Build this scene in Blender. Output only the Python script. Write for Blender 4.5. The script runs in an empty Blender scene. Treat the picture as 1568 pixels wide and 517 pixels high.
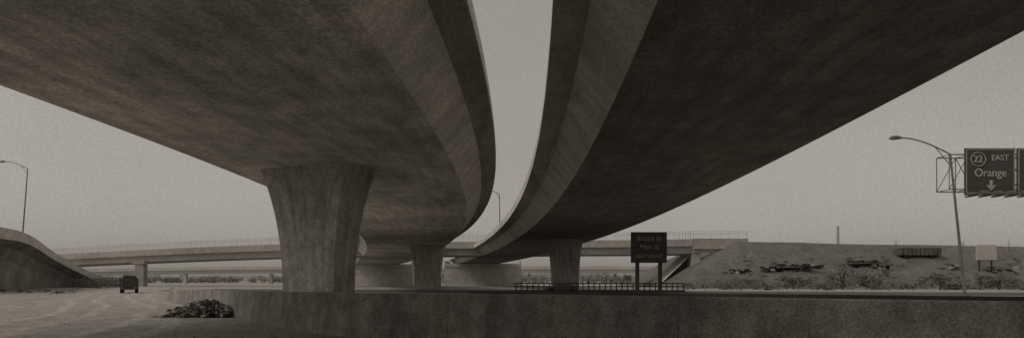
import bpy, math, random
import numpy as np
from mathutils import Vector, Matrix
random.seed(7); rng=np.random.default_rng(5)
S=bpy.context.scene
F=800.0; EYE=1.6; HV=430.0
def P(u,v,Y):   # helper used once, to read real-world positions off survey numbers
    return ((u-784)/F*Y, Y, EYE+(HV-v)/F*Y)
def tint(v): return (v, v*0.95, v*0.87, 1)

# ------------------------------------------------------------ materials
def mat(name, base, layers=((0.2,0.25),(2.0,0.2),(14,0.25)), rough=0.9, uvlines=None, streak=None, bump=0.0, metallic=0.0):
    m=bpy.data.materials.new(name); m.use_nodes=True
    nt=m.node_tree; N=nt.nodes; L=nt.links
    b=N['Principled BSDF']; b.inputs['Roughness'].default_value=rough
    b.inputs['Specular IOR Level'].default_value=0.2; b.inputs['Metallic'].default_value=metallic
    geo=N.new('ShaderNodeNewGeometry')
    val=None
    def mul(a,bsock):
        if a is None: return bsock
        x=N.new('ShaderNodeMath'); x.operation='MULTIPLY'; L.new(a,x.inputs[0]); L.new(bsock,x.inputs[1]); return x.outputs[0]
    fine=None
    for sc,amp in layers:
        n=N.new('ShaderNodeTexNoise'); n.inputs['Scale'].default_value=sc; n.inputs['Detail'].default_value=3; n.inputs['Roughness'].default_value=0.6
        L.new(geo.outputs['Position'],n.inputs['Vector'])
        r=N.new('ShaderNodeMapRange'); r.inputs['From Min'].default_value=0.28; r.inputs['From Max'].default_value=0.72
        r.inputs['To Min'].default_value=1-amp; r.inputs['To Max'].default_value=1+amp
        L.new(n.outputs['Fac'],r.inputs['Value']); val=mul(val,r.outputs['Result']); fine=n
    if uvlines or streak:
        uv=N.new('ShaderNodeUVMap'); uv.uv_map='UVMap'
    if streak:
        mp=N.new('ShaderNodeMapping'); mp.inputs['Scale'].default_value=(streak[0],streak[1],1)
        L.new(uv.outputs['UV'],mp.inputs['Vector'])
        n=N.new('ShaderNodeTexNoise'); n.inputs['Scale'].default_value=1; n.inputs['Detail'].default_value=4
        L.new(mp.outputs['Vector'],n.inputs['Vector'])
        r=N.new('ShaderNodeMapRange'); r.inputs['From Min'].default_value=0.3; r.inputs['From Max'].default_value=0.7
        r.inputs['To Min'].default_value=1-streak[2]; r.inputs['To Max'].default_value=1+streak[2]
        L.new(n.outputs['Fac'],r.inputs['Value']); val=mul(val,r.outputs['Result'])
    if uvlines:
        br=N.new('ShaderNodeTexBrick'); br.offset=0.0
        br.inputs['Scale'].default_value=1; br.inputs['Brick Width'].default_value=uvlines[0]; br.inputs['Row Height'].default_value=uvlines[1]
        br.inputs['Mortar Size'].default_value=0.02; br.inputs['Mortar Smooth'].default_value=0.3
        d=1-uvlines[2]*0.35
        br.inputs['Color1'].default_value=(1,1,1,1); br.inputs['Color2'].default_value=(d,d,d,1)
        br.inputs['Mortar'].default_value=(1-uvlines[2],)*3+(1,)
        L.new(uv.outputs['UV'],br.inputs['Vector']); val=mul(val,br.outputs['Color'])
    vm=N.new('ShaderNodeVectorMath'); vm.operation='SCALE'; vm.inputs[0].default_value=tint(base)[:3]
    L.new(val,vm.inputs['Scale']); L.new(vm.outputs[0],b.inputs['Base Color'])
    if bump:
        bp=N.new('ShaderNodeBump'); bp.inputs['Strength'].default_value=bump; bp.inputs['Distance'].default_value=0.05
        L.new(fine.outputs['Fac'],bp.inputs['Height']); L.new(bp.outputs[0],b.inputs['Normal'])
    return m
M={}
UL=dict(uvlines=(2.44,1.22,0.2),streak=(0.25,1.2,0.22))
M['concL']=mat('weathered_soffit_shaded',0.50,((0.12,0.34),(0.7,0.22),(9,0.36)),**UL)  # soffit darker than the web: shade put into the colour; mottling is weathering
M['webL']=mat('lit_web_concrete',0.64,((0.12,0.14),(0.9,0.16),(9,0.3)),uvlines=(2.44,4,0.15),streak=(0.8,0.25,0.18))  # web albedo raised so it looks lit beside the soffit
M['ovL']=mat('overhang_concrete_shaded',0.38,((0.12,0.2),(0.9,0.16),(9,0.3)),**UL)  # down-facing overhang: shade painted in as a darker base
M['concR']=mat('weathered_soffit_shaded_right',0.18,((0.10,0.24),(0.8,0.18),(9,0.36)),**UL)  # darker copy of the left soffit, with deeper shade in the colour
M['webR']=mat('lit_web_concrete_right',0.48,((0.12,0.14),(0.9,0.16),(9,0.3)),uvlines=(2.44,4,0.15),streak=(0.8,0.25,0.18))  # right web, painted lighter than its soffit to look lit
M['ovR']=mat('overhang_concrete_shaded_right',0.36,((0.12,0.2),(0.9,0.16),(9,0.3)),**UL)  # right overhang: underside shade held in the base colour
M['fascia']=mat('parapet_concrete',0.62,((0.12,0.14),(0.9,0.2),(9,0.28)),uvlines=(4,4,0.3),streak=(1.5,0.3,0.2))
M['pier']=mat('pier_concrete',0.36,((0.3,0.24),(2,0.2),(10,0.34)),uvlines=(1.2,2.4,0.14),streak=(2.5,0.25,0.26))
M['wall']=mat('barrier_concrete',0.28,((0.25,0.26),(2.5,0.24),(22,0.42)),uvlines=(6.0,3.0,0.3),streak=(1.8,0.35,0.26),bump=0.5)
M['wall2']=mat('barrier_concrete_dark',0.10,((0.3,0.2),(3,0.2)),rough=0.9)  # dark base stands for asphalt stain and the shadow on the face
M['far']=mat('hazy_concrete',0.38,((0.08,0.15),(0.6,0.15),(2.5,0.15)))  # distance haze put in as a lighter base colour
M['farthest']=mat('hazy_concrete_light',0.5,((0.08,0.1),(0.6,0.1)))  # farther deck: haze lightens the base colour more
M['abut']=mat('abutment_concrete',0.5,((0.1,0.15),(0.5,0.2),(2.5,0.15)))
M['ground']=mat('dry_ground',0.34,((0.03,0.12),(0.35,0.22),(3,0.22),(20,0.28)),bump=0.15)
M['road']=mat('dusty_track',0.36,((0.08,0.14),(0.7,0.28),(4,0.22),(25,0.28)),bump=0.15)
M['rut']=mat('worn_wheel_track',0.42,((0.2,0.15),(1.5,0.28),(6,0.25),(25,0.25)))
M['bounce']=mat('pale_bounce_sheet',0.5,((0.1,0.1),(1,0.1)))  # pale material for added, unseen sheets that bounce light onto the soffits
M['asph']=mat('asphalt',0.10,((0.1,0.2),(2,0.2),(20,0.2)))
M['paint']=mat('road_paint',0.6,((1,0.2),(8,0.3)))
M['slope']=mat('embankment_earth',0.155,((0.05,0.12),(0.3,0.16),(1.5,0.25)))  # earth tone lifted to stand in for haze over the slope
M['metal']=mat('galvanised_steel',0.17,((1,0.1),(6,0.1)),rough=0.6)
M['metald']=mat('dark_steel',0.08,((1,0.1),(6,0.1)),rough=0.6)
M['green']=mat('sign_face',0.075,((1.2,0.15),(12,0.2)),rough=0.6)
M['letter']=mat('sign_lettering',0.42,((3,0.2),(20,0.2)),rough=0.6)
M['lett2']=mat('worn_lettering',0.32,((3,0.3),(20,0.3)),rough=0.6)
M['leaf']=mat('dry_scrub_foliage',0.15,((0.5,0.3),(3,0.35)))  # base lifted slightly for distance haze
M['leafd']=mat('hazy_tree_foliage',0.30,((0.1,0.2),(0.6,0.3)))  # pale base stands in for haze on the far trees
M['bark']=mat('bark',0.1,((1,0.2),(6,0.2)))
M['dark']=mat('rubber_black',0.03,((3,0.1),(12,0.1)))
M['body']=mat('vehicle_paint_dark',0.09,((2,0.1),(12,0.1)),rough=0.5)
M['glass']=mat('vehicle_glass',0.08,((2,0.05),(12,0.05)),rough=0.15)
M['light']=mat('pale_panel',0.5,((0.4,0.1),(3,0.1)))
M['rub']=mat('broken_rubble',0.15,((1.5,0.5),(9,0.5),(40,0.3)),bump=0.6)
M['rubl']=mat('broken_rubble_pale',0.34,((1.5,0.4),(9,0.5)),bump=0.6)
M['clut']=mat('weathered_plant_paint',0.13,((0.5,0.3),(3,0.3)))

# ------------------------------------------------------------ mesh helpers
def link(o,parent=None):
    S.collection.objects.link(o)
    if parent is not None: o.parent=parent
    return o
def empty(name,loc=(0,0,0)):
    o=bpy.data.objects.new(name,None); o.empty_display_size=0.5; link(o); return o
def mesh(name,verts,faces,m,parent=None,uvs=None,mats=None,fm=None,smooth=False):
    me=bpy.data.meshes.new(name); me.from_pydata([tuple(v) for v in verts],[],faces)
    if mats:
        for x in mats: me.materials.append(x)
        for p,i in zip(me.polygons,fm): p.material_index=i
    else: me.materials.append(m)
    if uvs:
        ul=me.uv_layers.new(name='UVMap'); ul.data.foreach_set('uv',[c for uv in uvs for c in uv])
    if smooth:
        for p in me.polygons: p.use_smooth=True
    me.update()
    return link(bpy.data.objects.new(name,me),parent)
BF=[(0,3,2,1),(4,5,6,7),(0,1,5,4),(1,2,6,5),(2,3,7,6),(3,0,4,7)]
class B:
    def __init__(s): s.v=[];s.f=[];s.m=[]
    def add(s,vs,fs,mi=0):
        k=len(s.v); s.v+= [tuple(x) for x in vs]; s.f+=[tuple(i+k for i in f) for f in fs]; s.m+=[mi]*len(fs)
    def box(s,c,d,mi=0,rot=None,taper=1.0):
        x,y,z=d[0]/2,d[1]/2,d[2]/2; t=taper
        vs=[Vector(q) for q in ((-x,-y,-z),(x,-y,-z),(x,y,-z),(-x,y,-z),(-x*t,-y*t,z),(x*t,-y*t,z),(x*t,y*t,z),(-x*t,y*t,z))]
        if rot is not None: vs=[rot@q for q in vs]
        s.add([q+Vector(c) for q in vs],BF,mi)
    def tube(s,pts,r,mi=0,n=8):
        pts=[Vector(p) for p in pts]; rs=r if isinstance(r,(list,tuple)) else [r]*len(pts)
        k=len(s.v); prev=None
        for i,p in enumerate(pts):
            d=(pts[min(i+1,len(pts)-1)]-pts[max(i-1,0)]).normalized()
            a=Vector((1,0,0)) if abs(d.x)<0.9 else Vector((0,1,0))
            if prev is not None: a=prev
            q=d.cross(a).normalized(); w=q.cross(d).normalized(); prev=w
            for j in range(n):
                t=2*math.pi*j/n; s.v.append(tuple(p+(w*math.cos(t)+q*math.sin(t))*rs[i]))
        for i in range(len(pts)-1):
            for j in range(n):
                s.f.append((k+i*n+j,k+i*n+(j+1)%n,k+(i+1)*n+(j+1)%n,k+(i+1)*n+j)); s.m.append(mi)
        s.f.append(tuple(k+j for j in range(n))[::-1]); s.m.append(mi)
        s.f.append(tuple(k+(len(pts)-1)*n+j for j in range(n))); s.m.append(mi)
    def turn(s,cx,cy,ang,sc=1.0):
        c,q=math.cos(ang),math.sin(ang); s.v=[(cx+((x-cx)*c-(y-cy)*q)*sc,cy+((x-cx)*q+(y-cy)*c)*sc,z*sc) for x,y,z in s.v]
    def make(s,name,mats,parent=None,smooth=False):
        return mesh(name,s.v,s.f,None,parent,mats=mats,fm=s.m,smooth=smooth)
def loft(name,rings,svals,m,parent=None,closed=True,caps=True,mats=None,mj=None):
    n=len(rings[0]); v=[p for r in rings for p in r]; f=[];uv=[];fm=[]
    t=[0]
    for i in range(1,n+1): t.append(t[-1]+(Vector(rings[0][i%n])-Vector(rings[0][i-1])).length)
    for i in range(len(rings)-1):
        for j in range(n if closed else n-1):
            f.append((i*n+j,i*n+(j+1)%n,(i+1)*n+(j+1)%n,(i+1)*n+j)); fm.append(mj[j] if mj else 0)
            uv+=[(svals[i],t[j]),(svals[i],t[j+1]),(svals[i+1],t[j+1]),(svals[i+1],t[j])]
    if caps and closed:
        f.append(tuple(range(n))[::-1]); uv+=[(0,0)]*n; fm+=[0,0]
        k=(len(rings)-1)*n; f.append(tuple(k+j for j in range(n))); uv+=[(0,0)]*n
    return mesh(name,v,f,m,parent,uvs=uv,mats=mats,fm=fm)

# ------------------------------------------------------------ twin curved box-girder ramps
def fit(data,deg=5):
    y=np.array([d[0] for d in data],float); x=np.array([d[1] for d in data],float)
    w=1/np.maximum(np.abs(y),16)
    return np.poly1d(np.polyfit(y/100,x,deg,w=w))
def ramp(parent,name,dl,dr,mats,y0=-45,y1=226):
    pl,pr=fit(dl),fit(dr)
    ys=list(np.arange(y0,60,1.5))+list(np.arange(60,y1+0.1,3))
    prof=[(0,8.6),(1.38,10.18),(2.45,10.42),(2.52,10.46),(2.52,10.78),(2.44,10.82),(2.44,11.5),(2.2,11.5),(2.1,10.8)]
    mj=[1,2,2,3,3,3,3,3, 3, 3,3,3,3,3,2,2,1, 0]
    rings=[]
    for y in ys:
        def nrm(p):
            d=p.deriv()(y/100)/100; v=Vector((1,-d)); return v.normalized()
        nr,nl=nrm(pr),-nrm(pl); R=Vector((pr(y/100),y)); Lp=Vector((pl(y/100),y))
        a=[(R.x+nr.x*o,R.y+nr.y*o,z) for o,z in prof]
        b=[(Lp.x+nl.x*o,Lp.y+nl.y*o,z) for o,z in prof][::-1]
        rings.append(a+b)
    loft(name,rings,ys,None,parent,mats=mats,mj=mj)
    return pl,pr
def pier(parent,name,x,y,rot,wb,wt,db,dt,H=8.63,m=None,pw=2.6,ch=0.12):
    rings=[];sv=[]
    for i in range(19):
        z=H*i/18; t=(z/H)**pw
        w=(wb+(wt-wb)*t)/2; d=(db+(dt-db)*t)/2; c=ch*(1+0.4*t)
        pts=[(-w+c,-d),(w-c,-d),(w,-d+c),(w,d-c),(w-c,d),(-w+c,d),(-w,d-c),(-w,-d+c)]
        cs,sn=math.cos(rot),math.sin(rot)
        rings.append([(x+a*cs-b*sn,y+a*sn+b*cs,z) for a,b in pts]); sv.append(z)
    n=8; v=[p for r in rings for p in r]; f=[];uv=[];t=[0]
    for i in range(1,n+1): t.append(t[-1]+(Vector(rings[0][i%n])-Vector(rings[0][i-1])).length)
    for i in range(len(rings)-1):
        for j in range(n):
            f.append((i*n+j,i*n+(j+1)%n,(i+1)*n+(j+1)%n,(i+1)*n+j))
            uv+=[(t[j],sv[i]),(t[j+1],sv[i]),(t[j+1],sv[i+1]),(t[j],sv[i+1])]
    return mesh(name,v,f,m or M['pier'],parent,uvs=uv)
rl=empty('curved_highway_overpass')
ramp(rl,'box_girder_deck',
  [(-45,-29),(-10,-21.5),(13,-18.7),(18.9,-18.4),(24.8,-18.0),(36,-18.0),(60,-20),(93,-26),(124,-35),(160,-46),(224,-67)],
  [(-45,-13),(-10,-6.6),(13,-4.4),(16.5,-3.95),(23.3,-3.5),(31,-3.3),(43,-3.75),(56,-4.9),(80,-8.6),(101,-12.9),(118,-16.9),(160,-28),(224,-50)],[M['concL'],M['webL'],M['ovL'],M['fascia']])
pier(rl,'pier_1',-12.2,33.0,math.radians(-20),4.1,6.9,2.0,2.9)
pier(rl,'pier_2',-16.6,103,math.radians(-2),4.9,6.8,2.4,3.4)
pier(rl,'pier_3',-16,-28,math.radians(8),4.3,7.1,2.4,3.4)
rr=empty('curved_highway_overpass')
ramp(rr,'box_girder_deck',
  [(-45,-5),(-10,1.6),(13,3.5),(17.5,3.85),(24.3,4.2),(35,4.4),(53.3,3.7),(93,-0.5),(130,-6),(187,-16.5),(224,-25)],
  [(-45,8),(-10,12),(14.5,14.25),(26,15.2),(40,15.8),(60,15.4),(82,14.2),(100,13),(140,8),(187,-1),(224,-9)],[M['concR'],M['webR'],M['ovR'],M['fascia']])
pier(rr,'pier_1',8.9,88,math.radians(0),4.5,5.9,2.4,3.2)
pier(rr,'pier_2',3,-26,math.radians(5),4.3,7,2.4,3.4)

# abutments + earth fill behind
def prism(b,x0,x1,y0,y1,z0,z1,mi=0): b.box(((x0+x1)/2,(y0+y1)/2,(z0+z1)/2),(x1-x0,y1-y0,z1-z0),mi)
for (x0,x1,y) in ((-70,-41,212),(-26,3,205)):
    b=B(); prism(b,x0,x1,y,y+3,0,8.55); prism(b,x0-0.4,x1+0.4,y-0.3,y-0.01,7.2,8.5)
    prism(b,x0-0.6,x0-0.02,y+0.5,y+16,0,9.6); prism(b,x1+0.02,x1+0.6,y+0.5,y+16,0,9.6)
    b.make('bridge_abutment',[M['abut']])

# ------------------------------------------------------------ crossing overpasses
def cross(name,path,width,m,prof,parent):
    pts=[Vector(p) for p in path]; out=[]
    for i in range(len(pts)-1):
        p0=pts[max(i-1,0)];p1=pts[i];p2=pts[i+1];p3=pts[min(i+2,len(pts)-1)]
        for k in range(10):
            t=k/10; out.append(0.5*((2*p1)+(p2-p0)*t+(2*p0-5*p1+4*p2-p3)*t*t+(3*p1-p0-3*p2+p3)*t**3))
    out.append(pts[-1]); rings=[];s=[0]
    for i,p in enumerate(out):
        d=(out[min(i+1,len(out)-1)]-out[max(i-1,0)]); d.z=0; d.normalize(); n=Vector((d.y,-d.x,0))
        a=[tuple(p+n*o+Vector((0,0,z))) for o,z in prof]
        q=p-n*width
        bb=[tuple(q-n*o+Vector((0,0,z))) for o,z in prof][::-1]
        rings.append(a+bb)
        if i: s.append(s[-1]+(p-out[i-1]).length)
    loft(name,rings,s,m,parent); return out
ov=empty('road_overpass')
prof=[(0,0),(0.25,1.5),(1.0,1.75),(1.05,2.2),(1.0,2.25),(1.0,3.6),(0.7,3.6),(0.6,2.2)]
path=[(-260,215,4.2),(-190,190,5.8),(-146,173,7.0),(-69,151,8.5),(0,140,8.6),(35,135,8.6),(46,133.5,8.7)]
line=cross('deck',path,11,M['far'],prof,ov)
b=B()
b.box((53,133.2-0.4,10.6),(14,0.5,3.6)); b.box((53,133.2-1.0,9.9),(14,0.7,0.4)); b.box((47,138,5),(2,10,9.8)); b.make('wing_wall',[M['far']],ov)
b=B(); line2=[p for p in line]+[Vector((60,133,8.7))]
for i in range(len(line2)-1):
    p,q=line2[i],line2[i+1]; d=q-p; L=d.length
    if L<0.1: continue
    dn=Vector((d.x,d.y,0)).normalized(); n=Vector((dn.y,-dn.x,0))*0.85
    k=max(1,int(L/0.45))
    for j in range(k):
        c=p+d*(j/k)+n; r=0.05 if j%5==0 else 0.025
        z=3.6; b.add([c+Vector((-r,0,z)),c+Vector((r,0,z)),c+Vector((r,0,z+1.9)),c+Vector((-r,0,z+1.9))],[(0,1,2,3)])
    for z in (4.9,5.5):
        a0=p+n+Vector((0,0.02,z)); a1=q+n+Vector((0,0.02,z)); h=Vector((0,0,0.03)); b.add([a0-h,a1-h,a1+h,a0+h],[(0,1,2,3)])
b.make('safety_fence',[M['far']],ov)
for i,(u,y) in enumerate(((216,163),)):
    x=(u-784)/F*y
    b=B(); b.box((x,y,3.9),(2.7,1.8,7.8)); b.box((x,y,7.45),(3.6,2.4,0.9)); b.make('pier_%d'%(i+1),[M['far']],ov)
ov2=empty('road_overpass')
path2=[(-330,318,3.0),(-250,308,5.2),(-140,300,6.4),(0,297,6.6),(60,295,6.4),(200,295,6.0)]
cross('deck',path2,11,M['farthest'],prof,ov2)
b=B()
for x in range(-190,120,50):
    y=304; b.box((x,y,3),(1.5,1.5,6)); 
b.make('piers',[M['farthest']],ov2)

# left elevated ramp on retaining wall
rp=empty('elevated_ramp')
pp=[(-66,40,9.0),(-70,58,9.4),(-75.5,77,9.6),(-85.5,93,9.6),(-103,118,7.9),(-115,140,5.1),(-120,156,1.6)]
pts=[Vector(p) for p in pp]; out=[]
for i in range(len(pts)-1):
    p0=pts[max(i-1,0)];p1=pts[i];p2=pts[i+1];p3=pts[min(i+2,len(pts)-1)]
    for k in range(8):
        t=k/8; out.append(0.5*((2*p1)+(p2-p0)*t+(2*p0-5*p1+4*p2-p3)*t*t+(3*p1-p0-3*p2+p3)*t**3))
out.append(pts[-1]); rings=[];s=[0]
for i,p in enumerate(out):
    d=out[min(i+1,len(out)-1)]-out[max(i-1,0)]; d.z=0; d.normalize(); n=Vector((d.y,-d.x,0))
    zt=p.z
    pf=[(-3.0,-0.2),(-2.9,max(zt-4.6,0.0)),(-1.9,max(zt-2.6,0.1)),(0,max(zt-1.7,0.15)),(0.05,max(zt-1.15,0.2)),(0,max(zt-1.1,0.25)),(0,zt),(-0.3,zt),(-0.4,max(zt-1.1,0.25)),(-10,max(zt-1.1,0.2)),(-10,-0.2)]
    rings.append([(p.x+n.x*o,p.y+n.y*o,z) for o,z in pf])
    if i: s.append(s[-1]+(p-out[i-1]).length)
loft('retaining_wall_and_deck',rings,s,None,rp,mats=[mat('dark_retaining_wall',0.22,((0.15,0.3),(1,0.25),(5,0.2))),mat('ramp_parapet_concrete',0.5,((0.15,0.15),(1,0.2),(4,0.2)))],mj=[0,0,0,1,1,1,1,1,1,1,0])  # wall tone darker than the parapet

# ------------------------------------------------------------ ground, roads
mesh('ground',[(-3000,-300,0),(3000,-300,0),(3000,5000,0),(-3000,5000,0)],[(0,1,2,3)],M['ground'])
mesh('bounce_sheet',[(-30,54,0.004),(-20,36,0.004),(-10,23,0.004),(0,15.5,0.004),(9,10.6,0.004),(30,0,0.004),(110,0,0.004),(110,34,0.004),(-30,70,0.004)],[tuple(range(9))],M['bounce'])  # unseen sheet beyond the wall, added to bounce light up to the decks
mesh('bounce_sheet',[(-70,-90,0.004),(70,-90,0.004),(70,-8,0.004),(-70,-8,0.004)],[(0,1,2,3)],M['bounce'])  # unseen sheet behind the camera, added for the same upward bounce
def crv(ps,n):
    ps=[Vector(p) for p in ps]; o=[]
    for i in range(len(ps)-1):
        p0=ps[max(i-1,0)];p1=ps[i];p2=ps[i+1];p3=ps[min(i+2,len(ps)-1)]
        for k in range(n):
            t=k/n; o.append(0.5*((2*p1)+(p2-p0)*t+(2*p0-5*p1+4*p2-p3)*t*t+(3*p1-p0-3*p2+p3)*t**3))
    return o+[ps[-1]]
tr=[(-9,3,7),(-13,14,8),(-22,30,9),(-38,50,10),(-58,80,11),(-88,130,12),(-140,210,14)]
cl=crv([(x,y) for x,y,_ in tr],30); v=[];f=[]
for i,p in enumerate(cl):
    d=(cl[min(i+1,len(cl)-1)]-cl[max(i-1,0)]).normalized(); n=Vector((d.y,-d.x)); hw=4.0+i*.012
    a=p-n*(hw+random.gauss(0,.12)+.3*math.sin(i*.4)); c=p+n*(hw*.8+random.gauss(0,.1)+.2*math.sin(i*.5+1))
    v+=[(a.x,a.y,.008),(c.x,c.y,.008)]
    if i: f.append((2*i-2,2*i-1,2*i+1,2*i))
mesh('dusty_track',v,f,M['road'])
v=[];f=[]
for off in (-2.9,-1.2,1.0,2.6):
    k0=len(v)
    for i,p in enumerate(cl):
        d=(cl[min(i+1,len(cl)-1)]-cl[max(i-1,0)]).normalized(); n=Vector((d.y,-d.x)); wb=.15*math.sin(i*.31+off)
        a=p+n*(off-.28+wb+random.gauss(0,.05)); c=p+n*(off+.28+wb+random.gauss(0,.05))
        v+=[(a.x,a.y,.012),(c.x,c.y,.012)]
        if i: f.append((k0+2*i-2,k0+2*i-1,k0+2*i+1,k0+2*i))
mesh('wheel_tracks',v,f,M['rut'])
b=B()
for k in range(2200):
    y=random.uniform(9,60); x=-random.uniform(0.1,1.1)*y; r=random.uniform(0.01,0.035)
    b.box((x,y,r*0.2),(r*2,r*1.6,r),random.randint(0,1),rot=Matrix.Rotation(random.random()*3,3,'Z'),taper=0.6)
b.make('loose_gravel',[M['rubl'],M['rub']])
mesh('highway_road',[(-60,86,0.008),(160,30,0.008),(160,52,0.008),(-60,108,0.008)],[(0,1,2,3)],M['asph'])
b=B()
for k in range(40):
    t=k/40; x=-60+220*t; y=97-56*t; b.add([(x,y,0.012),(x+3,y-0.76,0.012),(x+3,y-0.61,0.012),(x,y+0.15,0.012)],[(0,1,2,3)])
b.make('lane_markings',[M['paint']])

# ------------------------------------------------------------ near concrete parapet wall
wp=[(-36,55),(-26,40),(-16,28.3),(-11,21.6),(-5.2,15.6),(0,13.3),(8.1,8.6),(16,4.5),(28,-2)]
def wall(name,ps,h,th,m,foot=0.12,hs=None):
    o=crv(ps,10); rings=[];s=[0]
    for i,p in enumerate(o):
        d=(o[min(i+1,len(o)-1)]-o[max(i-1,0)]).normalized(); n=Vector((d.y,-d.x))
        n=-n if n.y>0 else n
        hh=h if hs is None else h-hs*min(1,max(0,(p.y-15)/25))
        pf=[(foot,-0.1),(foot*0.6,0.25),(0,hh-0.03),(-0.03,hh),(-th+0.03,hh),(-th,hh-0.03),(-th-0.05,-0.1)]
        rings.append([(p.x+n.x*q,p.y+n.y*q,z) for q,z in pf])
        if i: s.append(s[-1]+(p-o[i-1]).length)
    return loft(name,rings,s,m)
wall('concrete_parapet_wall',wp,1.27,0.32,M['wall'],hs=0.3)
wall('concrete_median_barrier',[(-2,24),(8,18.5),(14,15.2),(24,12.5),(45,9)],1.16,0.4,M['wall2'])

# ------------------------------------------------------------ embankment on the right
nx,ny=150,46; X=np.linspace(36,420,nx); Y=np.linspace(108,185,ny); v=[]
def crest(x): return 11.5-max(0,x-56)*0.02
for y in Y:
    for x in X:
        cr=crest(x)+0.1*math.sin(x*0.13)+random.uniform(-.04,.04)
        h=min((x-37)*0.62,(y-112)*0.62+random.uniform(-.06,.06),cr,(184-y)*0.7)
        if x<56 and y<133: h=min(h,(y-116)*0.62)
        v.append((x,y,max(h,-0.1)))
f=[(j*nx+i,j*nx+i+1,(j+1)*nx+i+1,(j+1)*nx+i) for j in range(ny-1) for i in range(nx-1)]
mesh('embankment_hill',v,f,M['slope'],smooth=True)
mesh('slope_paving',[(37.5,134.5,0.2),(46,134.5,8.3),(46,145,8.3),(37.5,145,0.2)],[(0,1,2,3)],M['abut'])

# ------------------------------------------------------------ vegetation
def clump(b,c,rx,ry,rz,n,s,mi=0):
    c=Vector(c); subs=[(Vector((random.gauss(0,.5)*rx,random.gauss(0,.5)*ry,random.uniform(.15,.75)*rz)),random.uniform(.25,.5)) for _ in range(9)]
    for _ in range(n):
        o,r=random.choice(subs); d=Vector((random.gauss(0,1),random.gauss(0,1),random.gauss(0,1))).normalized()*(random.random()**.5)*r
        p=c+o+Vector((d.x*rx,d.y*ry,d.z*rz)); 
        if p.z<c.z: p.z=c.z+random.random()*rz*.2
        R=Matrix.Rotation(random.random()*6.28,3,'Z')@Matrix.Rotation(random.random()*3.14,3,'X'); q=s*random.uniform(.5,1.3)
        b.add([p+R@Vector((-q,-q*.5,0)),p+R@Vector((q,-q*.3,0)),p+R@Vector((q*.4,q*.6,0))],[(0,1,2)],mi)
def hillz(x,y): return max(0,min((y-112)*0.62,crest(x),(x-37)*.62))
b=B()
for k in range(75):
    u=random.uniform(1050,1640); y=random.uniform(92,113); x=(u-784)/F*y; h=random.uniform(.8,2.0); clump(b,(x,y,hillz(x,y)),h*1.5,h*1.2,h,110,.24)
for k in range(90):
    u=random.uniform(1130,1660); y=random.uniform(113,124); x=(u-784)/F*y; h=random.uniform(.25,.8); clump(b,(x,y,hillz(x,y)-.1),h*2,h*1.5,h,40,.2)
b.make('roadside_scrub',[M['leaf']])
for (u,y,h,w) in ((1290,100,5.8,4.2),(1335,103,3.4,3),(1215,104,3,3),(1440,98,3.4,4),(1530,100,3,4)):
    x=(u-784)/F*y; b=B()
    for k in range(4): 
        a=random.uniform(-1,1); b.tube([(x,y,-.1),(x+a*.4,y+.2*a,h*.3),(x+a*1.3,y+a*.4,h*.65)],[.16,.1,.05],1,5)
    clump(b,(x,y,0.4),w,w*.8,h*.85,900,.24); b.make('desert_bush',[M['leaf'],M['bark']])
b=B()
for k in range(34):
    u=random.uniform(112,182); y=random.uniform(110,150); x=(u-784)/F*y; h=random.uniform(1.2,3); clump(b,(x,y,0),h*1.3,h,h,220,.17)
for k in range(16):
    u=random.uniform(-10,110); y=random.uniform(64,84); x=(u-784)/F*y; h=random.uniform(.3,.9); clump(b,(x,y,0),h*1.5,h,h,130,.07)
b.make('roadside_scrub',[M['leaf']])
b=B()
for k in range(240):
    u=random.uniform(90,1010); y=random.uniform(520,600); x=(u-784)/F*y; h=random.uniform(5,11) if not 780<u<930 else random.uniform(9,20)
    b.tube([(x,y,0),(x,y,h*.5)],[.5,.25],1,4); clump(b,(x,y,0.5),h*1.2,h*.6,h*.85,190,.85)
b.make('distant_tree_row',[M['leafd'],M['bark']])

# ------------------------------------------------------------ text helper
def text(parent,s,loc,size,m,name,sx=1.0):
    c=bpy.data.curves.new(name,'FONT'); c.body=s; c.size=size; c.align_x='CENTER'; c.align_y='CENTER'; c.extrude=0.012; c.offset=size*0.008
    c.materials.append(m); o=bpy.data.objects.new(name,c); link(o,parent); o.location=loc; o.rotation_euler=(math.pi/2,0,0); o.scale=(sx,1,1); return o
x0,y0=(993.5-784)/F*40,40
sg=empty('roadside_guide_sign')
b=B(); b.box((x0,y0,4.18),(2.75,0.08,2.35)); 
for dx in (-.85,.9): b.box((x0+dx,y0+.14,2.6),(.28,.16,5.2),1)
for dz in (3.4,4.9): b.box((x0,y0+.05+.03,dz),(2.6,.06,.1),1)
b.make('panel_and_posts',[M['green'],M['metald']],sg)
text(sg,'Bristol St',(x0,y0-.06,4.85),.5,M['lett2'],'legend_1')
text(sg,'Main St',(x0+.05,y0-.06,4.2),.5,M['lett2'],'legend_2')
text(sg,'NEXT RIGHT',(x0,y0-.06,3.5),.36,M['lett2'],'legend_3')
g=empty('overhead_highway_sign'); y0=40
xl,xr=(1477-784)/20,(1554-784)/20; zt,zb=1.6+203/20,1.6+133/20
def panel(b,xa,xb,za,zb_):
    b.box(((xa+xb)/2,y0,(za+zb_)/2),(xb-xa,.1,zb_-za),0)
    for (c,d) in ((((xa+xb)/2,y0-.06,zb_-.1),(xb-xa-.16,.02,.05)),(((xa+xb)/2,y0-.06,za+.1),(xb-xa-.16,.02,.05)),((xa+.1,y0-.06,(za+zb_)/2),(.05,.02,zb_-za-.2)),((xb-.1,y0-.06,(za+zb_)/2),(.05,.02,zb_-za-.2))): b.box(c,d,1)
b=B(); panel(b,xl,xr,zb,zt); panel(b,xr+.15,xr+4.6,zb,zt)
b.make('sign_panels',[M['green'],M['letter']],g)
b=B(); xs=[(1462-784)/20+i*1.5 for i in range(12)]; r=.05
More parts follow.
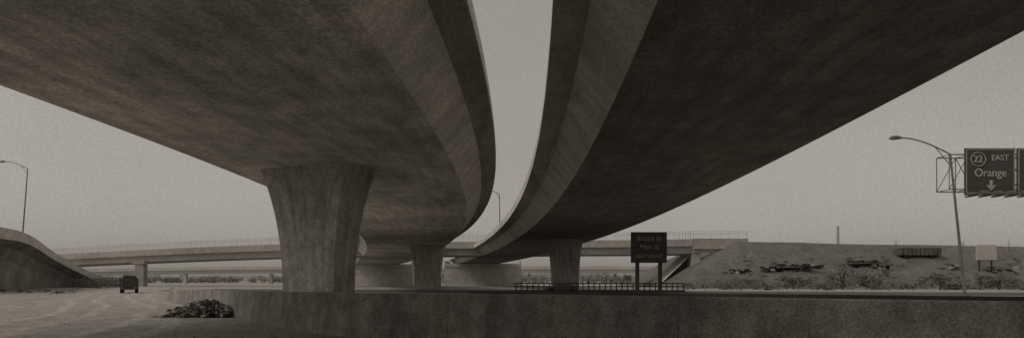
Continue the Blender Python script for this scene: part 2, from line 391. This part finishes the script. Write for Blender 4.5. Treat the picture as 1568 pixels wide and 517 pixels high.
for (yy,zz) in ((y0+.5,zt-.35),(y0+.5,zb+.45),(y0+1.7,zt-.35),(y0+1.7,zb+.45)): b.tube([(xs[0],yy,zz),(xs[-1],yy,zz)],r,0,6)
for i,x in enumerate(xs):
    for yy in (y0+.5,y0+1.7):
        b.tube([(x,yy,zt-.35),(x,yy,zb+.45)],.035,0,5)
        if i<len(xs)-1: b.tube([(x,yy,(zt-.35) if i%2 else zb+.45),(xs[i+1],yy,(zb+.45) if i%2 else zt-.35)],.03,0,5)
    b.tube([(x,y0+.5,zt-.35),(x,y0+1.7,zt-.35)],.03,0,5); b.tube([(x,y0+.5,zb+.45),(x,y0+1.7,zb+.45)],.03,0,5)
b.box(((xl+xs[-1])/2-.2,y0-.6,zb-.1),(xs[-1]-xl,.9,.07))
for i in range(9):
    x=xl+.2+i*1.0; b.box((x,y0-.5,zb-.2),(.08,1.3,.12)); b.box((x+.3,y0-1.15,zb-.02),(.42,.25,.16))
    b.tube([(x,y0-1.05,zb-.05),(x,y0-1.05,zb-.35)],.03,0,5)
b.tube([(xs[-1]+.8,y0+1.1,0),(xs[-1]+.8,y0+1.1,zt)],[.4,.3],0,12)
b.make('truss_and_catwalk',[M['metal']],g)
xc=(xl+xr)/2
text(g,'22',(xl+.98,y0-.07,zt-.85),.72,M['letter'],'route_number')
text(g,'EAST',(xr-1.2,y0-.07,zt-.75),.6,M['letter'],'legend_east')
text(g,'Orange',(xc,y0-.07,zt-1.9),.85,M['letter'],'legend_orange',0.95)
text(g,'J',(xr+.8,y0-.07,zt-1.2),.8,M['letter'],'legend_next')
b=B()
ring=[]; 
for k in range(25):
    a=k/24*2*math.pi; ring.append((xl+.98+.56*math.cos(a),y0-.08,zt-.85+.52*math.sin(a)))
b.tube(ring,.03,0,5)
ax=xc+.05; b.add([(ax-.12,y0-.07,zb+1.05),(ax+.12,y0-.07,zb+1.05),(ax+.12,y0-.07,zb+.65),(ax+.42,y0-.07,zb+.72),(ax,y0-.07,zb+.25),(ax-.42,y0-.07,zb+.72),(ax-.12,y0-.07,zb+.65)],[(0,1,2,6),(2,3,4),(6,2,4),(6,4,5)])
b.make('shield_and_arrow',[M['letter']],g)

# ------------------------------------------------------------ street lamps
def lamp(base,top,arm,th,side=-1):
    b=B(); bx,by,bz=base; tx,ty,tz=top
    b.tube([base,((bx+tx)/2,(by+ty)/2,(bz+tz)/2),top],[th,th*.8,th*.6],0,8)
    b.box((bx,by,bz+.15),(th*4,th*4,.3))
    ax,az=arm; pts=[]
    for k in range(9):
        t=k/8; pts.append((tx+ax*t,ty,tz+az*math.sin(t*math.pi/2)))
    b.tube(pts,[th*.5]*9,0,6)
    b.tube([(tx,ty,tz-1.0),(tx+ax*.3,ty,tz+az*math.sin(.3*1.57)-.02)],th*.3,0,5)
    hx,hz=tx+ax,tz+az
    b.tube([(hx-side*.1,ty,hz),(hx+side*.3,ty,hz+.03),(hx+side*.75,ty,hz-.02),(hx+side*1.0,ty,hz-.06)],[.1,.2,.19,.06],0,8)
    b.make('street_lamp',[M['metal']])
lamp(P(1478,455,48),P(1455,236,48),(-4.6,1.5),.13)
lamp((-91.0,97,8.4),(-89.9,97,1.6+172/F*97),(-4.2,1.3),.12)
lamp((-2.3,100,10.78),(-2.4,100,18.2),(-1.7,.6),.12)
b=B(); x,y,_=P(1283,365,240); b.tube([(x,y,0),(x,y,1.6+84/F*240)],[.8,.5],0,8); b.make('utility_mast',[M['far']])

# ------------------------------------------------------------ guard rail
b=B(); yy=75
for i in range(31):
    x=.6+i*.8; b.box((x,yy,.6),(.14,.14,1.2))
for z,h in ((1.3,.16),(.85,.12)): b.box((12.5,yy-.12,z),(24.6,.08,h))
b.box((12.5,yy,.18),(24.6,.3,.36)); b.make('bridge_guard_rail',[M['metald']])
b=B(); x,y,_=P(961,424,70); b.box((x,y,1.95),(1.1,.05,.95),1); b.box((x,y+.06,1.2),(.09,.06,2.4),0); b.box((x,y-.035,1.95),(.8,.012,.15),0); b.box((x,y-.035,2.2),(.6,.012,.1),0); b.make('small_road_sign',[M['metald'],M['light']])

# ------------------------------------------------------------ vehicles
def wheel(b,c,r,w,mi):
    n=14; vs=[];fs=[]
    for s in (-w/2,w/2):
        for k in range(n):
            a=2*math.pi*k/n; vs.append((c[0]+s,c[1]+r*math.cos(a),c[2]+r*math.sin(a)))
    for k in range(n): fs.append((k,(k+1)%n,n+(k+1)%n,n+k))
    fs+= [tuple(range(n))[::-1],tuple(range(n,2*n))]; b.add(vs,fs,mi)
def truck(x,y):
    b=B()
    b.box((x,y+2.2,.62),(1.7,5.6,.18),0)
    b.box((x,y+1.2,.8),(1.9,3.4,.1),0)
    for sx in (-.92,.92): 
        for z in (1.0,1.28,1.56,1.84): b.box((x+sx,y+1.2,z),(.06,3.4,.18),0)
        for k in range(5): b.box((x+sx*1.05,y-.45+k*.82,1.4),(.06,.09,1.2),0)
    for z in (1.0,1.28,1.56,1.84): b.box((x,y-.5,z),(1.8,.06,.18),0)
    for sx in (-.6,0,.6): b.box((x+sx,y-.56,1.4),(.09,.05,1.2),0)
    b.box((x,y+1.2,1.3),(1.5,2.8,.9),0,taper=.8)
    b.box((x,y+3.7,1.35),(1.75,1.3,1.3),0); b.box((x,y+3.7,2.2),(1.6,1.2,.42),0,taper=.88)
    b.box((x,y+3.03,1.95),(1.3,.04,.45),2)
    b.box((x,y+4.9,1.15),(1.5,1.2,.75),0,taper=.92)
    for sx in (-.8,.8):
        wheel(b,(x+sx,y+.6,.42),.42,.28,1); wheel(b,(x+sx,y+4.5,.42),.42,.28,1); b.box((x+sx*.85,y-.55,.72),(.22,.05,.12),3)
    b.box((x,y-.5,.55),(1.8,.12,.14),0)
    b.turn(x,y,math.radians(34),1.0)
    b.make('stake_bed_truck',[M['body'],M['dark'],M['glass'],M['light']])
truck((197-784)/F*70,70)
def car(x,y,m,name='parked_car'):
    b=B()
    prof=[(-2.2,.35),(-2.25,.65),(-2.1,.82),(-1.25,.92),(-.65,1.38),(.75,1.4),(1.45,.98),(2.15,.9),(2.25,.6),(2.2,.35)]
    n=len(prof); vs=[]
    for sy in (-1,1):
        for px,pz in prof:
            w=.88 if pz<1 else .68; vs.append((x+px,y+sy*w,pz))
    fs=[(i,(i+1)%n,n+(i+1)%n,n+i) for i in range(n)]+[tuple(range(n))[::-1],tuple(range(n,2*n))]
    b.add(vs,fs,0)
    b.box((x,y-.8,1.14),(1.5,.06,.3),2,taper=.8)
    for px in (-1.4,1.4):
        for sy in (-.8,.8):
            nn=14; v2=[];f2=[]
            for s in (-.11,.11):
                for k in range(nn):
                    a=2*math.pi*k/nn; v2.append((x+px+.33*math.cos(a),y+sy+s,.33+.33*math.sin(a)))
            for k in range(nn): f2.append((k,(k+1)%nn,nn+(k+1)%nn,nn+k))
            f2+=[tuple(range(nn))[::-1],tuple(range(nn,2*nn))]; b.add(v2,f2,1)
    b.make(name,[m,M['dark'],M['glass']])
car((860-784)/F*72,72,M['body'])
def trailer(u,y,w,h,m,name,load=False):
    x=(u-784)/F*y; z=hillz(x,y-1.3)+.25; b=B()
    b.box((x,y,z+h*.5+.85),(w,2.4,h),0); b.box((x,y,z+.72),(w*.98,1.2,.2),1)
    for k in range(int(w/1.0)): b.box((x-w/2+.5+k,y-1.23,z+h*.5+.85),(.08,.05,h*.95),1)
    for dx in (-w*.36,-w*.28,w*.3):
        for sy in (-.9,.9):
            nn=12; v2=[];f2=[]
            for s in (-.13,.13):
                for k in range(nn):
                    a=2*math.pi*k/nn; v2.append((x+dx+.5*math.cos(a),y+sy+s,z+.3+.5*math.sin(a)))
            for k in range(nn): f2.append((k,(k+1)%nn,nn+(k+1)%nn,nn+k))
            f2+=[tuple(range(nn))[::-1],tuple(range(nn,2*nn))]; b.add(v2,f2,1)
    if load:
        for j in range(14): b.box((x+random.uniform(-.4,.4)*w,y+random.uniform(-.8,.8),z+h+.9+random.random()*.3),(random.uniform(.4,1.6),.5,random.uniform(.15,.5)),random.randint(0,1),rot=Matrix.Rotation(random.gauss(0,.2),3,'Y'))
    b.make(name,[m,M['dark']])
trailer(1405,124.0,9.5,1.7,M['clut'],'semi_trailer')
trailer(1203,119,6,.4,M['clut'],'flatbed_trailer',True)
trailer(1322,120.5,7,.35,M['clut'],'flatbed_trailer',True)
b=B()
for (u,y,n,sp) in ((1128,117,16,3.2),(1180,118,10,2),(1240,119,14,3),(1350,119,12,3),(1530,118,14,4),(1465,119,8,2)):
    for j in range(n):
        x=(u-784)/F*y+random.gauss(0,sp*.5); z=hillz(x,y)+random.random()*.9
        b.box((x,y+random.gauss(0,.8),z+.2),(random.uniform(.4,2.2),random.uniform(.3,.9),random.uniform(.15,.6)),random.choice((0,0,1,2)),rot=Matrix.Rotation(random.random()*3,3,'Z')@Matrix.Rotation(random.gauss(0,.15),3,'Y'),taper=.9)
b.make('stacked_construction_material',[M['clut'],M['far'],M['dark']])
b=B()
for u in (1135,1230,1372,1475,1545):
    y=126; x=(u-784)/F*y; z=hillz(x,y); b.tube([(x,y,z-.2),(x,y,z+random.uniform(2,3.0))],[.07,.05],0,6); b.box((x,y,z+1.9),(1.0,.08,.08))
b.make('utility_pole_row',[M['clut']])
b=B(); x,y,z=P(1510,386,118); b.box((x,y,z),(4.5,.2,3.4),0)
for dx in (-1.4,1.4): b.box((x+dx,y+.2,z-2.5),(.25,.2,5.4),1)
b.box((x,y-.3,z-1.85),(4.7,.6,.12),1); b.make('billboard',[M['light'],M['metald']])
b=B()
for k in range(38):
    x=30+k*3.2; b.tube([(x,90,0),(x,90,1.9)],.06,0,5)
for z in (.6,1.2,1.85): b.box((90,90,z),(122,.03,.03))
b.make('wire_fence',[M['metal']])

# ------------------------------------------------------------ rubble pile
b=B(); cx,cy=P(312,480,23.5)[0],23.5
for k in range(520):
    t=random.gauss(0,.42); t=max(-1,min(1.0,t)); d=random.gauss(0,.35); hh=max(0,.66*(1-abs(t)**1.7)*(1-min(1,abs(d))**2))
    x=cx+t*1.8+.1; y=cy+d*.9; z=random.random()**.6*hh+.03
    L=random.uniform(.1,.42); R=Matrix.Rotation(random.gauss(.15,.5),3,'Y')@Matrix.Rotation(random.gauss(0,.5),3,'X')@Matrix.Rotation(random.random()*6.28,3,'Z')
    b.box((x,y,z),(L,L*random.uniform(.3,.8),random.uniform(.03,.13)),0 if random.random()<.55 else 1,rot=R,taper=random.uniform(.5,1))
for k in range(60):
    x=cx-random.uniform(.5,2.1); y=cy+random.gauss(0,.3); b.box((x,y,.03),(random.uniform(.1,.4),.12,.06),random.randint(0,1),rot=Matrix.Rotation(random.random()*3,3,'Z'),taper=.7)
b.make('rubble_pile',[M['rub'],M['rubl']])

# ------------------------------------------------------------ light
EL,AZ=math.radians(48),math.radians(-112)
w=bpy.data.worlds.new('World'); S.world=w; w.use_nodes=True; nt=w.node_tree; N=nt.nodes; L=nt.links
bg=N['Background']; sky=N.new('ShaderNodeTexSky'); sky.sky_type='NISHITA'; sky.sun_disc=False; sky.sun_elevation=EL; sky.sun_rotation=AZ; sky.dust_density=4; sky.air_density=1.5
bw=N.new('ShaderNodeRGBToBW'); L.new(sky.outputs[0],bw.inputs[0])
mr=N.new('ShaderNodeMath'); mr.operation='POWER'; mr.inputs[1].default_value=0.35; L.new(bw.outputs[0],mr.inputs[0])
tc=N.new('ShaderNodeTexCoord'); n1=N.new('ShaderNodeTexNoise'); n1.inputs['Scale'].default_value=2.2; n1.inputs['Detail'].default_value=3; L.new(tc.outputs['Generated'],n1.inputs['Vector'])
r1=N.new('ShaderNodeMapRange'); r1.inputs['To Min'].default_value=.94; r1.inputs['To Max'].default_value=1.06; r1.inputs['From Min'].default_value=.3; r1.inputs['From Max'].default_value=.7; L.new(n1.outputs['Fac'],r1.inputs['Value'])
n2=N.new('ShaderNodeTexNoise'); n2.inputs['Scale'].default_value=420; n2.inputs['Detail'].default_value=1; L.new(tc.outputs['Generated'],n2.inputs['Vector'])
r2=N.new('ShaderNodeMapRange'); r2.inputs['To Min'].default_value=.93; r2.inputs['To Max'].default_value=1.07; r2.inputs['From Min'].default_value=.3; r2.inputs['From Max'].default_value=.7; L.new(n2.outputs['Fac'],r2.inputs['Value'])
a=N.new('ShaderNodeMath'); a.operation='MULTIPLY'; L.new(mr.outputs[0],a.inputs[0]); L.new(r1.outputs[0],a.inputs[1])
c=N.new('ShaderNodeMath'); c.operation='MULTIPLY'; L.new(a.outputs[0],c.inputs[0]); L.new(r2.outputs[0],c.inputs[1])
vm=N.new('ShaderNodeVectorMath'); vm.operation='SCALE'; K=1.58; vm.inputs[0].default_value=(1*K,.94*K,.845*K); L.new(c.outputs[0],vm.inputs['Scale']); L.new(vm.outputs[0],bg.inputs['Color'])
bg.inputs['Strength'].default_value=0.15
sl=bpy.data.lights.new('sun','SUN'); sl.energy=0.8; sl.angle=math.radians(20); sl.color=(1,.95,.87); so=bpy.data.objects.new('sun',sl); link(so)
so.rotation_euler=(-(math.pi/2-EL),0,-AZ)

# ------------------------------------------------------------ camera
cd=bpy.data.cameras.new('camera'); co=bpy.data.objects.new('camera',cd); link(co); S.camera=co
co.location=(0,0,EYE); co.rotation_euler=(math.pi/2,0,0); cd.sensor_width=36; cd.lens=36*F/1568; cd.shift_y=(HV-258.5)/1568; cd.clip_end=8000
S.view_settings.view_transform='Standard'; S.view_settings.look='None'; S.view_settings.exposure=0
